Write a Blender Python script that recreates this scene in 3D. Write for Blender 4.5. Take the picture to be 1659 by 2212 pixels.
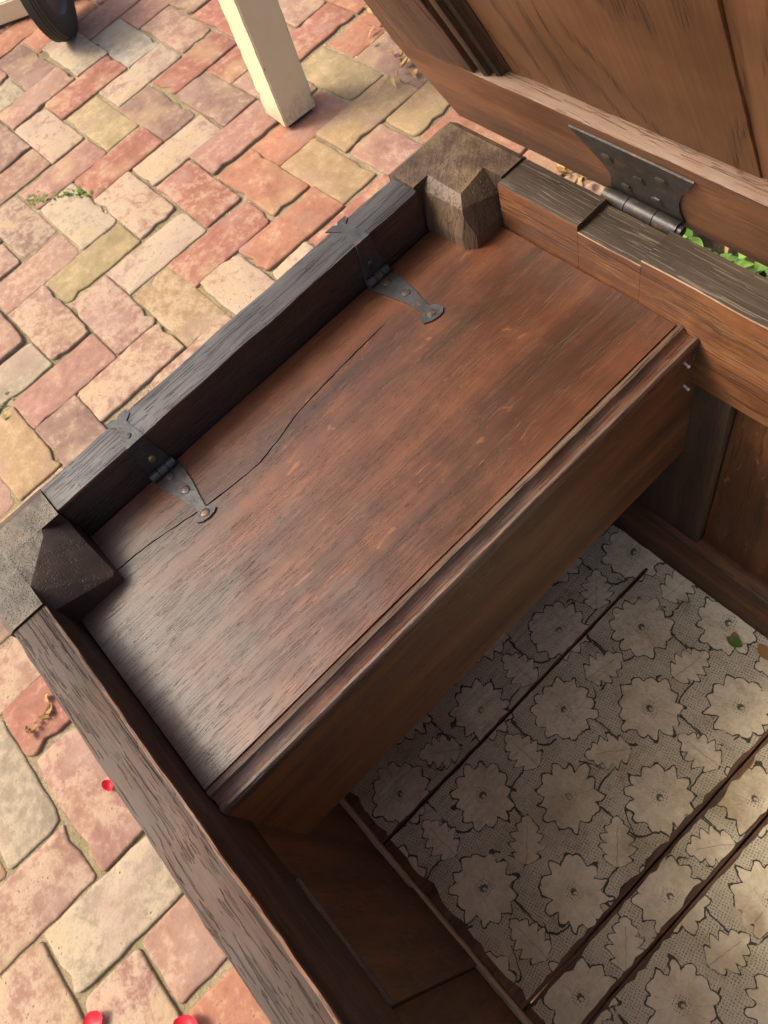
import bpy, bmesh, math, random
from mathutils import Vector, Matrix, noise

rnd = random.Random(7)
for o in list(bpy.data.objects):
    bpy.data.objects.remove(o)
scene = bpy.context.scene
col = scene.collection

# ------------------------------------------------------------------ camera
H = 0.6813                                   # height of the chest rim above the paving
CAM = Vector((0.46874, 0.35581, 0.46989 + H))
R_ROWS = ((0.6570718, 0.7136058, -0.2429475), (0.5850403, -0.6859781, -0.4326222), (-0.4753783, 0.1421298, -0.8682249))
right, down, fwd = (Vector(r) for r in R_ROWS)
cam_d = bpy.data.cameras.new('camera')
cam = bpy.data.objects.new('camera', cam_d)
col.objects.link(cam)
m = Matrix((right, -down, -fwd)).transposed().to_4x4()
m.translation = CAM
cam.matrix_world = m
cam_d.sensor_fit = 'VERTICAL'
cam_d.sensor_height = 36.0
cam_d.lens = 1708.17 / 2212 * 36.0
cam_d.clip_start = 0.02
cam_d.clip_end = 500
cam_d.dof.use_dof = True
cam_d.dof.focus_distance = 0.60
cam_d.dof.aperture_fstop = 24.0
scene.camera = cam

# ------------------------------------------------------------------ light
SUN_AZ = Vector((-0.70, -0.71, 0)).normalized()
SUN_EL = math.radians(50)
sun_dir = Vector((SUN_AZ.x * math.cos(SUN_EL), SUN_AZ.y * math.cos(SUN_EL), math.sin(SUN_EL)))
world = bpy.data.worlds.new('World')
scene.world = world
world.use_nodes = True
wt = world.node_tree
sky = wt.nodes.new('ShaderNodeTexSky')
sky.sky_type = 'NISHITA'
sky.sun_disc = False
sky.sun_elevation = SUN_EL
sky.sun_rotation = math.atan2(sun_dir.x, sun_dir.y)
sky.air_density = 1.0
sky.dust_density = 9.0
bg = wt.nodes['Background']
bg.inputs['Strength'].default_value = 0.15
wt.links.new(sky.outputs[0], bg.inputs['Color'])
sd = bpy.data.lights.new('sun', 'SUN')
sd.energy = 2.15
sd.angle = math.radians(20)
sd.color = (1.0, 0.93, 0.75)
so = bpy.data.objects.new('sun', sd)
col.objects.link(so)
so.rotation_euler = sun_dir.to_track_quat('Z', 'Y').to_euler()
so.location = (-3, -2, 4)
vs = scene.view_settings
vs.view_transform = 'Standard'
vs.look = 'None'
vs.gamma = 1.0
vs.use_curve_mapping = False
vs.exposure = 0.70


# ------------------------------------------------------------------ node helpers
class E:
    """a float socket with operators"""
    def __init__(s, g, sock): s.g = g; s.s = sock
    def _o(s, op, b=None, c=None, rev=False):
        n = s.g.t.nodes.new('ShaderNodeMath'); n.operation = op
        a = s
        if rev: a, b = b, s
        for i, v in enumerate((a, b, c)):
            if v is None: continue
            if isinstance(v, E): s.g.t.links.new(v.s, n.inputs[i])
            else: n.inputs[i].default_value = v
        return E(s.g, n.outputs[0])
    def __add__(s, b): return s._o('ADD', b)
    __radd__ = __add__
    def __sub__(s, b): return s._o('SUBTRACT', b)
    def __rsub__(s, b): return s._o('SUBTRACT', b, rev=True)
    def __mul__(s, b): return s._o('MULTIPLY', b)
    __rmul__ = __mul__
    def __truediv__(s, b): return s._o('DIVIDE', b)
    def abs(s): return s._o('ABSOLUTE')
    def fract(s): return s._o('FRACT')
    def floor(s): return s._o('FLOOR')
    def sin(s): return s._o('SINE')
    def cos(s): return s._o('COSINE')
    def pow(s, b): return s._o('POWER', b)
    def sqrt(s): return s._o('SQRT')
    def lt(s, b): return s._o('LESS_THAN', b)
    def gt(s, b): return s._o('GREATER_THAN', b)
    def min(s, b): return s._o('MINIMUM', b)
    def max(s, b): return s._o('MAXIMUM', b)
    def atan2(s, b): return s._o('ARCTAN2', b)
    def clamp(s): return s.max(0.0).min(1.0)
    def step(s, lo, hi):                      # linear ramp lo..hi -> 0..1
        n = s.g.t.nodes.new('ShaderNodeMapRange'); n.clamp = True
        s.g.t.links.new(s.s, n.inputs[0])
        n.inputs[1].default_value = lo; n.inputs[2].default_value = hi
        n.inputs[3].default_value = 0; n.inputs[4].default_value = 1
        return E(s.g, n.outputs[0])


class G:
    def __init__(s, name):
        s.m = bpy.data.materials.new(name); s.m.use_nodes = True
        s.t = s.m.node_tree
        s.b = s.t.nodes['Principled BSDF']
    def n(s, t): return s.t.nodes.new(t)
    def l(s, a, b): s.t.links.new(a, b)
    def coord(s, which='Object'):
        return s.n('ShaderNodeTexCoord').outputs[which]
    def sep(s, v):
        n = s.n('ShaderNodeSeparateXYZ'); s.l(v, n.inputs[0])
        return [E(s, o) for o in n.outputs]
    def comb(s, x, y, z):
        n = s.n('ShaderNodeCombineXYZ')
        for i, v in enumerate((x, y, z)):
            if isinstance(v, E): s.l(v.s, n.inputs[i])
            else: n.inputs[i].default_value = v
        return n.outputs[0]
    def noise(s, v, scale=1.0, detail=2.0, rough=0.5, dist=0.0):
        n = s.n('ShaderNodeTexNoise'); s.l(v, n.inputs['Vector'])
        n.inputs['Scale'].default_value = scale; n.inputs['Detail'].default_value = detail
        n.inputs['Roughness'].default_value = rough; n.inputs['Distortion'].default_value = dist
        return E(s, n.outputs['Fac'])
    def voro(s, v, scale, feature='F1', rand=1.0):
        n = s.n('ShaderNodeTexVoronoi'); s.l(v, n.inputs['Vector']); n.feature = feature
        n.inputs['Scale'].default_value = scale; n.inputs['Randomness'].default_value = rand
        return E(s, n.outputs['Distance'])
    def white(s, v):
        n = s.n('ShaderNodeTexWhiteNoise'); s.l(v, n.inputs['Vector'])
        return E(s, n.outputs['Value'])
    def ramp(s, f, stops):
        n = s.n('ShaderNodeValToRGB'); s.l(f.s, n.inputs[0])
        el = n.color_ramp.elements
        while len(el) < len(stops): el.new(0.5)
        for e, (p, c) in zip(el, stops):
            e.position = p; e.color = (*c, 1)
        return n.outputs['Color']
    def mix(s, f, a, b, mode='MIX'):
        n = s.n('ShaderNodeMix'); n.data_type = 'RGBA'; n.blend_type = mode
        if isinstance(f, E): s.l(f.s, n.inputs[0])
        else: n.inputs[0].default_value = f
        for v, i in ((a, 6), (b, 7)):
            if isinstance(v, tuple): n.inputs[i].default_value = (*v, 1)
            else: s.l(v, n.inputs[i])
        return n.outputs[2]
    def shade(s, c, f):                       # multiply a colour by a float
        n = s.n('ShaderNodeVectorMath'); n.operation = 'SCALE'
        s.l(c, n.inputs[0]); s.l(f.s, n.inputs['Scale'])
        return n.outputs[0]
    def out(s, color, rough=0.5, height=None, dist=0.001, strength=1.0, spec=0.5, metal=0.0):
        if isinstance(color, tuple): s.b.inputs['Base Color'].default_value = (*color, 1)
        else: s.l(color, s.b.inputs['Base Color'])
        if isinstance(rough, E): s.l(rough.s, s.b.inputs['Roughness'])
        else: s.b.inputs['Roughness'].default_value = rough
        s.b.inputs['Specular IOR Level'].default_value = spec
        s.b.inputs['Metallic'].default_value = metal
        if height is not None:
            n = s.n('ShaderNodeBump'); s.l(height.s, n.inputs['Height'])
            n.inputs['Distance'].default_value = dist; n.inputs['Strength'].default_value = strength
            s.l(n.outputs[0], s.b.inputs['Normal'])
        return s.m


def wood(name, ax, dark, mid, light, rough=0.4, pore=0.6, pore_col=(0.012, 0.008, 0.006), patch=(0.30, 0.10, 0.035), patch_amt=0.4,
         fleck=0.0, grey=0.0, grey_col=(0.105, 0.096, 0.088), grey_at=0.0, grey_k=0.0, pale_pore=0.0, bump=1.0, spec=0.5, seed=0.0, coarse=1.0):
    g = G(name)
    p = g.sep(g.coord())
    gr = p['xyz'.index(ax)] + seed
    oth = [p[i] for i in range(3) if 'xyz'[i] != ax]
    base = g.comb(gr, oth[0], oth[1])
    wv = (g.noise(base, 6.0, 2) - 0.5) * 0.010
    a = oth[0] + wv
    b = oth[1] + wv
    c1 = g.noise(g.comb(gr * 3.0, a * 26.0, b * 26.0), 1.0, 5, 0.6)
    c2 = g.noise(g.comb(gr * 5.0, a * 420.0 / coarse, b * 420.0 / coarse), 1.0, 5, 0.75)
    bl = g.noise(base, 26.0, 4, 0.65)
    bands = g.noise(g.comb(gr * 1.5, a * 90.0, b * 90.0), 1.0, 2)
    pr = g.noise(g.comb(gr * 30.0 / coarse, a * 860.0 / coarse, b * 860.0 / coarse), 1.0, 1.0)
    pm = pr.step(0.56, 0.60) * bands.step(0.38, 0.56)
    colr = g.ramp(c1, [(0.30, dark), (0.52, mid), (0.72, light)])
    if patch_amt:
        colr = g.mix((bl * 0.6 + c1 * 0.4).step(0.48, 0.66) * patch_amt, colr, patch)
    if fleck:
        fk = g.noise(g.comb(gr * 42.0, a * 150.0, b * 150.0), 1.0, 2, 0.5, 1.2)
        fk2 = g.noise(base, 14.0, 1).step(0.45, 0.6)
        colr = g.mix(fk.step(0.66, 0.70) * fk2 * fleck, colr, (0.42, 0.16, 0.055))
    colr = g.shade(colr, c2 * 0.8 + 0.60)
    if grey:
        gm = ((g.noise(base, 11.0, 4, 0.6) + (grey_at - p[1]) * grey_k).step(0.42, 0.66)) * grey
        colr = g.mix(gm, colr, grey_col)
    pc = pore_col
    if pale_pore:
        sel = (g.noise(base, 5.0, 1) + (p[1] - 0.42) * 1.3).step(0.42, 0.60) * pale_pore
        pcn = g.mix(sel, pore_col, (0.19, 0.115, 0.065))
        colr = g.mix(pm * pore, colr, pcn)
    else:
        colr = g.mix(pm * pore, colr, pc)
    rg = (bl - 0.5) * 0.25 + c2 * 0.14 + (rough - 0.07)
    hgt = c2 * 0.30 - pm * 0.6 + g.noise(base, 40.0, 2) * 0.6
    return g.out(colr, rg, hgt, 0.0009 * bump, 0.9, spec)


# ------------------------------------------------------------------ materials
M = {}
M['rail_end'] = wood('oak_end_rail', 'y', (0.017, 0.012, 0.010), (0.036, 0.024, 0.019), (0.06, 0.036, 0.026), 0.40, 0.5, patch_amt=0.25, patch=(0.12, 0.045, 0.02), seed=1, coarse=1.3)
M['rail_end_sky_sheen'] = wood('oak_end_rail_top_sky_sheen', 'y', (0.022, 0.020, 0.020), (0.052, 0.049, 0.050), (0.10, 0.097, 0.098), 0.38, 0.75, patch_amt=0.10, patch=(0.14, 0.06, 0.03), seed=1.5, coarse=1.3, bump=1.3)  # grey-blue sky reflection on the rail's top, put into the base colour
M['rail_front'] = wood('oak_front_rail', 'x', (0.030, 0.018, 0.014), (0.062, 0.037, 0.028), (0.100, 0.064, 0.049), 0.58, 0.65, patch_amt=0.3, patch=(0.15, 0.064, 0.032), grey=0.3, grey_col=(0.085, 0.080, 0.074), bump=1.8, spec=0.22, seed=2, coarse=1.15)
M['rail_back'] = wood('oak_back_rail', 'x', (0.0701, 0.0254, 0.0104), (0.1636, 0.0611, 0.0236), (0.2571, 0.1110, 0.0430), 0.50, 0.5, patch_amt=0.5, patch=(0.3272, 0.1508, 0.0518), seed=3, coarse=1.6)
M['rail_top'] = wood('oak_back_rail_top', 'x', (0.024, 0.018, 0.014), (0.055, 0.040, 0.030), (0.11, 0.085, 0.06), 0.50, 0.42, pore_col=(0.22, 0.17, 0.12), patch_amt=0.2, patch=(0.12, 0.07, 0.04), seed=4, bump=1.6, coarse=1.3, spec=0.3)
M['worn'] = wood('worn_oak_edge', 'x', (0.22, 0.12, 0.07), (0.42, 0.30, 0.21), (0.55, 0.44, 0.34), 0.6, 0.3, patch_amt=0.3, seed=5)
M['worn_red'] = wood('rubbed_oak_edge', 'y', (0.03, 0.018, 0.013), (0.075, 0.034, 0.020), (0.24, 0.09, 0.045), 0.42, 0.3, patch_amt=0.5, patch=(0.28, 0.11, 0.06), seed=6)
M['worn_front'] = wood('rubbed_oak_front_edge', 'x', (0.0550, 0.0248, 0.0121), (0.1320, 0.0578, 0.0275), (0.1980, 0.1045, 0.0605), 0.5, 0.5, patch_amt=0.4, seed=6.5, bump=2.0)
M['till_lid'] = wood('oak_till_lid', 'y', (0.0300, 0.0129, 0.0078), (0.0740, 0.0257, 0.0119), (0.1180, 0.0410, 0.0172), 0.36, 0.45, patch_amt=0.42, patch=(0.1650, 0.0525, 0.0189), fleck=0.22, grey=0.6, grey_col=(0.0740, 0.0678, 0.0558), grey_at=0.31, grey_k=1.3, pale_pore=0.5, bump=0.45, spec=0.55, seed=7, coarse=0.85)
M['moulding'] = wood('oak_moulding', 'y', (0.030, 0.014, 0.009), (0.075, 0.030, 0.017), (0.15, 0.055, 0.028), 0.34, 0.5, patch_amt=0.45, patch=(0.23, 0.085, 0.035), grey=0.35, bump=1.5, spec=0.6, seed=8)
M['mould_worn'] = wood('rubbed_moulding_edge', 'y', (0.045, 0.026, 0.018), (0.088, 0.054, 0.036), (0.145, 0.098, 0.068), 0.45, 0.5, patch_amt=0.3, patch=(0.20, 0.08, 0.035), bump=1.5, seed=8.5)
M['till_side'] = wood('oak_till_side', 'y', (0.0850, 0.0312, 0.0108), (0.1615, 0.0615, 0.0202), (0.2295, 0.0944, 0.0325), 0.5, 0.4, patch_amt=0.4, patch=(0.2550, 0.0822, 0.0217), seed=9)
M['inner_z'] = wood('oak_inside_upright', 'z', (0.05, 0.022, 0.011), (0.10, 0.044, 0.021), (0.15, 0.07, 0.034), 0.55, 0.5, patch_amt=0.3, seed=10)
M['muntin'] = wood('grey_oak_muntin', 'z', (0.0413, 0.0258, 0.0150), (0.0715, 0.0457, 0.0264), (0.0990, 0.0646, 0.0396), 0.6, 0.4, patch_amt=0.15, seed=11)
M['inner_x'] = wood('oak_inside_rail', 'x', (0.0560, 0.0235, 0.0105), (0.1120, 0.0485, 0.0210), (0.1610, 0.0735, 0.0322), 0.55, 0.5, patch_amt=0.3, seed=12)
M['back_panel'] = wood('oak_back_panel', 'z', (0.0660, 0.0265, 0.0108), (0.1320, 0.0536, 0.0210), (0.1860, 0.0819, 0.0330), 0.5, 0.5, patch_amt=0.4, fleck=0.8, seed=13)
M['pale_edge'] = wood('pale_split_oak', 'x', (0.36, 0.27, 0.17), (0.55, 0.44, 0.30), (0.64, 0.54, 0.40), 0.7, 0.4, patch_amt=0.2, seed=14)
M['lid_rail'] = wood('oak_lid_rail', 'x', (0.1056, 0.0416, 0.0176), (0.1955, 0.0793, 0.0338), (0.2737, 0.1247, 0.0549), 0.5, 0.4, pore_col=(0.0782, 0.0302, 0.0141), patch_amt=0.45, patch=(0.3597, 0.1511, 0.0599), seed=16, coarse=2.0)
M['lid_ledge'] = wood('oak_lid_rail_ledge', 'x', (0.0878, 0.0392, 0.0200), (0.1404, 0.0687, 0.0367), (0.1825, 0.1016, 0.0600), 0.55, 0.4, patch_amt=0.3, patch=(0.1755, 0.0805, 0.0400), seed=17)
M['lid_stile'] = wood('oak_lid_stile', 'z', (0.0687, 0.0312, 0.0174), (0.1292, 0.0624, 0.0349), (0.2019, 0.0936, 0.0494), 0.5, 0.7, patch_amt=0.35, patch=(0.1938, 0.0741, 0.0363), seed=18, coarse=1.8, bump=1.6)
M['lid_mould'] = wood('dark_oak_lid_moulding', 'z', (0.020, 0.010, 0.006), (0.05, 0.026, 0.014), (0.12, 0.06, 0.03), 0.42, 0.5, patch_amt=0.2, seed=19)
M['floor_wood'] = wood('brown_floor_board', 'y', (0.07, 0.036, 0.018), (0.13, 0.070, 0.036), (0.21, 0.12, 0.065), 0.7, 0.5, patch_amt=0.3, seed=20, bump=2)


def figured_panel(name, seed):
    g = G(name)
    p = g.sep(g.coord())
    v = g.comb(p[0] + seed, p[1], p[2])
    w = g.noise(g.comb(p[0] * 7.0 + seed, p[1], p[2] * 2.2), 1.0, 3, 0.5)
    f = (p[0] * 30.0 + w * 9.0)
    ring = ((f.fract() - 0.5).abs() * 2.0)
    late = ring.step(0.62, 0.95)
    pr = g.noise(g.comb(p[0] * 420.0, p[1] * 420.0, p[2] * 40.0), 1.0, 1)
    pm = pr.step(0.50, 0.62) * late
    c2 = g.noise(g.comb(p[0] * 380.0, p[1] * 380.0, p[2] * 9.0), 1.0, 4, 0.6)
    bl = g.noise(v, 9.0, 4, 0.6)
    c = g.ramp(bl, [(0.3, (0.118, 0.049, 0.020)), (0.5, (0.172, 0.075, 0.031)), (0.7, (0.230, 0.106, 0.045))])
    c = g.shade(c, c2 * 0.7 + 0.65)
    c = g.shade(c, 1.0 - late * 0.22)
    c = g.mix(pm * 0.5, c, (0.065, 0.026, 0.012))
    return g.out(c, bl * 0.2 + 0.40, c2 * 0.3 - pm * 0.6, 0.0008, 0.8, 0.4)


M['lid_panel'] = figured_panel('oak_lid_panel', 2.0)


def end_grain(name, dark, mid, light, warm, seed):
    g = G(name)
    c = g.coord()
    p = g.sep(c)
    v = g.comb(p[0] + seed, p[1], p[2])
    big = g.noise(v, 30.0, 4, 0.6)
    pores = g.voro(v, 620.0)
    rings = (g.noise(g.comb((p[0] * 0.8 + p[1] * 0.6) * 260.0, (p[1] * 0.8 - p[0] * 0.6) * 40.0, p[2] * 200.0), 1.0, 2))
    colr = g.ramp(big, [(0.32, dark), (0.5, mid), (0.7, light)])
    colr = g.mix(g.noise(v, 17.0, 2).step(0.52, 0.66) * 0.6, colr, warm)
    pm = (1.0 - pores.step(0.16, 0.30)) * rings.step(0.36, 0.60)
    colr = g.mix(pm * 0.7, colr, (0.012, 0.009, 0.007))
    colr = g.shade(colr, rings * 0.7 + 0.62)
    return g.out(colr, 0.6, rings * 0.5 - pm * 0.8 + g.noise(v, 90.0, 3) * 0.8, 0.0016, 1.0, 0.4)


M['post_front'] = end_grain('weathered_end_grain', (0.0310, 0.0223, 0.0161), (0.0651, 0.0508, 0.0372), (0.1240, 0.0961, 0.0651), (0.1488, 0.0930, 0.0527), 0.0)
M['post_side_front'] = wood('dark_chopped_oak', 'z', (0.0232, 0.0159, 0.0116), (0.0493, 0.0319, 0.0232), (0.0957, 0.0638, 0.0449), 0.5, 0.12, patch_amt=0.3, patch=(0.1305, 0.0653, 0.0319), seed=21, bump=0.35, coarse=1.4)
M['post_side_back'] = wood('brown_chopped_oak', 'z', (0.0429, 0.0265, 0.0156), (0.0897, 0.0577, 0.0351), (0.1482, 0.1014, 0.0663), 0.55, 0.3, patch_amt=0.4, patch=(0.1326, 0.0585, 0.0273), seed=22, bump=2.0, coarse=1.4)
M['post_back'] = end_grain('brown_end_grain', (0.0324, 0.0187, 0.0122), (0.0720, 0.0432, 0.0274), (0.1512, 0.1080, 0.0612), (0.1800, 0.1224, 0.0540), 3.0)


def iron(name, base, rust_amt, rough):
    g = G(name)
    c = g.coord()
    a = g.noise(c, 70.0, 5, 0.65)
    r = g.noise(c, 130.0, 4, 0.6)
    colr = g.ramp(a, [(0.3, tuple(x * 0.6 for x in base)), (0.7, tuple(x * 1.5 for x in base))])
    colr = g.mix(r.step(0.56, 0.70) * rust_amt, colr, (0.19, 0.075, 0.026))
    return g.out(colr, a * 0.3 + rough - 0.15, a * 0.7 + r * 0.5, 0.0008, 1.0, 0.5, 0.15)


M['iron'] = iron('black_iron', (0.038, 0.038, 0.041), 0.35, 0.42)
M['iron_lid'] = iron('worn_brown_iron', (0.034, 0.031, 0.028), 0.6, 0.45)
M['nail'] = iron('iron_nail', (0.042, 0.034, 0.028), 0.8, 0.45)
g = G('bright_brass_screw'); M['brass'] = g.out((0.32, 0.24, 0.12), 0.4, None, metal=0.8)
g = G('bright_nail'); M['bright_nail'] = g.out((0.62, 0.60, 0.58), 0.35, None, metal=0.3)


def brick_mat():
    g = G('weathered_brick')
    oi = g.n('ShaderNodeObjectInfo')
    rn = E(g, oi.outputs['Random'])
    al = E(g, oi.outputs['Alpha'])
    p = g.sep(g.coord())
    v = g.comb(p[0] + rn * 40.0, p[1] + rn * 17.0, p[2] + rn * 9.0)
    n1 = g.noise(v, 16.0, 5, 0.68)
    n2 = g.noise(v, 55.0, 4, 0.7)
    n3 = g.noise(v, 210.0, 3, 0.7)
    big = g.noise(v, 8.0, 2)
    c = oi.outputs['Color']
    c = g.shade(c, n1 * 0.95 + n2 * 0.75 + 0.08)
    lime = (n1 * 0.45 + n2 * 0.55 + (al - 0.5) * 0.22).step(0.47, 0.56)
    c = g.mix(lime * (al * 0.55 + 0.28), c, (0.36, 0.28, 0.195))
    c = g.mix(big.step(0.56, 0.68) * 0.40, c, (0.35, 0.25, 0.135))
    c = g.mix(big.step(0.44, 0.32) * 0.45, c, (0.30, 0.20, 0.16))
    pits = g.voro(v, 120.0)
    pm = (1.0 - pits.step(0.10, 0.24)) * n1.step(0.50, 0.60) * n2.step(0.44, 0.56)
    c = g.mix(pm * 0.7, c, (0.16, 0.11, 0.075))
    c = g.mix(n3.step(0.55, 0.70) * 0.45, c, (0.20, 0.13, 0.09))
    dirt = (p[2] + (n2 - 0.5) * 0.006).step(-0.0012, -0.007)
    c = g.mix(dirt * 0.75, c, (0.17, 0.13, 0.085))
    return g.out(c, 0.85, n1 * 0.3 + n2 * 0.45 + n3 * 0.35 - pm * 0.7, 0.0026, 0.9, 0.25)


M['brick'] = brick_mat()


def ground_mat(name, a, b, c3, green):
    g = G(name)
    c = g.coord()
    n1 = g.noise(c, 14.0, 5, 0.7)
    n2 = g.noise(c, 160.0, 4, 0.7)
    colr = g.ramp(n1 * 0.6 + n2 * 0.4, [(0.34, a), (0.52, b), (0.68, c3)])
    gm = g.noise(c, 3.2, 2).step(0.52, 0.62) * n2.step(0.42, 0.6)
    colr = g.mix(gm * green, colr, (0.12, 0.14, 0.035))
    return g.out(colr, 0.95, n1 + n2 * 0.6, 0.006, 1.0, 0.2)


M['sand'] = ground_mat('sandy_joints', (0.13, 0.098, 0.058), (0.26, 0.20, 0.125), (0.40, 0.32, 0.21), 0.55)
M['soil'] = ground_mat('garden_soil', (0.022, 0.014, 0.009), (0.05, 0.032, 0.020), (0.10, 0.066, 0.038), 0.0)


def paint(name, c, rough, dirt):
    g = G(name)
    co = g.coord()
    n1 = g.noise(co, 12.0, 4, 0.6)
    n2 = g.noise(co, 90.0, 3, 0.6)
    colr = g.mix(n1.step(0.5, 0.75) * dirt, c, tuple(x * y for x, y in zip(c, (0.86, 0.80, 0.70))))
    colr = g.mix(n2.step(0.66, 0.72) * dirt, colr, tuple(x * 0.7 for x in c))
    return g.out(colr, rough, n1 + n2 * 0.3, 0.0008, 0.6, 0.4)


M['cream'] = paint('cream_gloss_paint', (0.66, 0.58, 0.40), 0.40, 0.35)
def chipped_paint(c):
    g = G('chipped_cream_paint')
    co = g.coord()
    p = g.sep(co)
    n1 = g.noise(co, 12.0, 4, 0.6)
    n2 = g.noise(g.comb(p[0] * 90.0, p[1] * 90.0, p[2] * 45.0), 1.0, 4, 0.7)
    edge = (p[0].abs().step(0.034, 0.0455) * p[1].abs().step(0.034, 0.0445))
    colr = g.mix(n1.step(0.5, 0.75) * 0.4, c, tuple(x * y for x, y in zip(c, (0.84, 0.78, 0.66))))
    chip = (n2 + edge * 0.30).step(0.80, 0.83)
    colr = g.mix(chip, colr, (0.16, 0.115, 0.07))
    grub = (n1 * 0.10 - p[2] + 0.02).step(0.0, 0.05) * n2.step(0.35, 0.6)
    colr = g.mix(grub * 0.6, colr, (0.25, 0.19, 0.12))
    return g.out(colr, 0.42, n1 - chip * 0.5, 0.0010, 0.7, 0.4)


M['cream_post'] = chipped_paint((0.66, 0.58, 0.40))
M['rubber'] = paint('black_rubber', (0.035, 0.033, 0.028), 0.75, 0.4)
M['rim'] = paint('dark_grey_plastic', (0.060, 0.055, 0.055), 0.5, 0.3)
M['hub'] = paint('dull_grey_hub', (0.26, 0.25, 0.22), 0.45, 0.3)
M['steel'] = paint('dark_steel_shoe', (0.03, 0.028, 0.025), 0.6, 0.3)


def leaf_mat(name, a, b, trans=0.0, rough=0.5):
    g = G(name)
    gi = g.n('ShaderNodeNewGeometry')
    r = E(g, gi.outputs['Random Per Island'])
    colr = g.ramp(r, [(0.0, a), (1.0, b)])
    mt = g.out(colr, rough, None, spec=0.4)
    if trans:
        tr = g.n('ShaderNodeBsdfTranslucent'); g.l(colr, tr.inputs[0])
        mx = g.n('ShaderNodeMixShader'); mx.inputs[0].default_value = trans
        o = g.t.nodes['Material Output']
        g.l(g.b.outputs[0], mx.inputs[1]); g.l(tr.outputs[0], mx.inputs[2]); g.l(mx.outputs[0], o.inputs[0])
    return mt


M['leaf'] = leaf_mat('fresh_green_leaf', (0.035, 0.11, 0.018), (0.26, 0.44, 0.08), 0.3, 0.35)
M['moss'] = leaf_mat('green_moss', (0.06, 0.11, 0.012), (0.16, 0.22, 0.03), 0.2, 0.7)
M['dry'] = leaf_mat('dried_leaf', (0.20, 0.10, 0.035), (0.50, 0.33, 0.13), 0.15, 0.7)
M['petal'] = leaf_mat('red_petal', (0.62, 0.012, 0.030), (0.70, 0.03, 0.05), 0.2, 0.4)
M['flake'] = leaf_mat('orange_brown_flake', (0.34, 0.17, 0.06), (0.42, 0.22, 0.08), 0.1, 0.7)
M['pebble'] = leaf_mat('pale_crumb', (0.30, 0.24, 0.16), (0.55, 0.46, 0.34), 0.0, 0.9)


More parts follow.
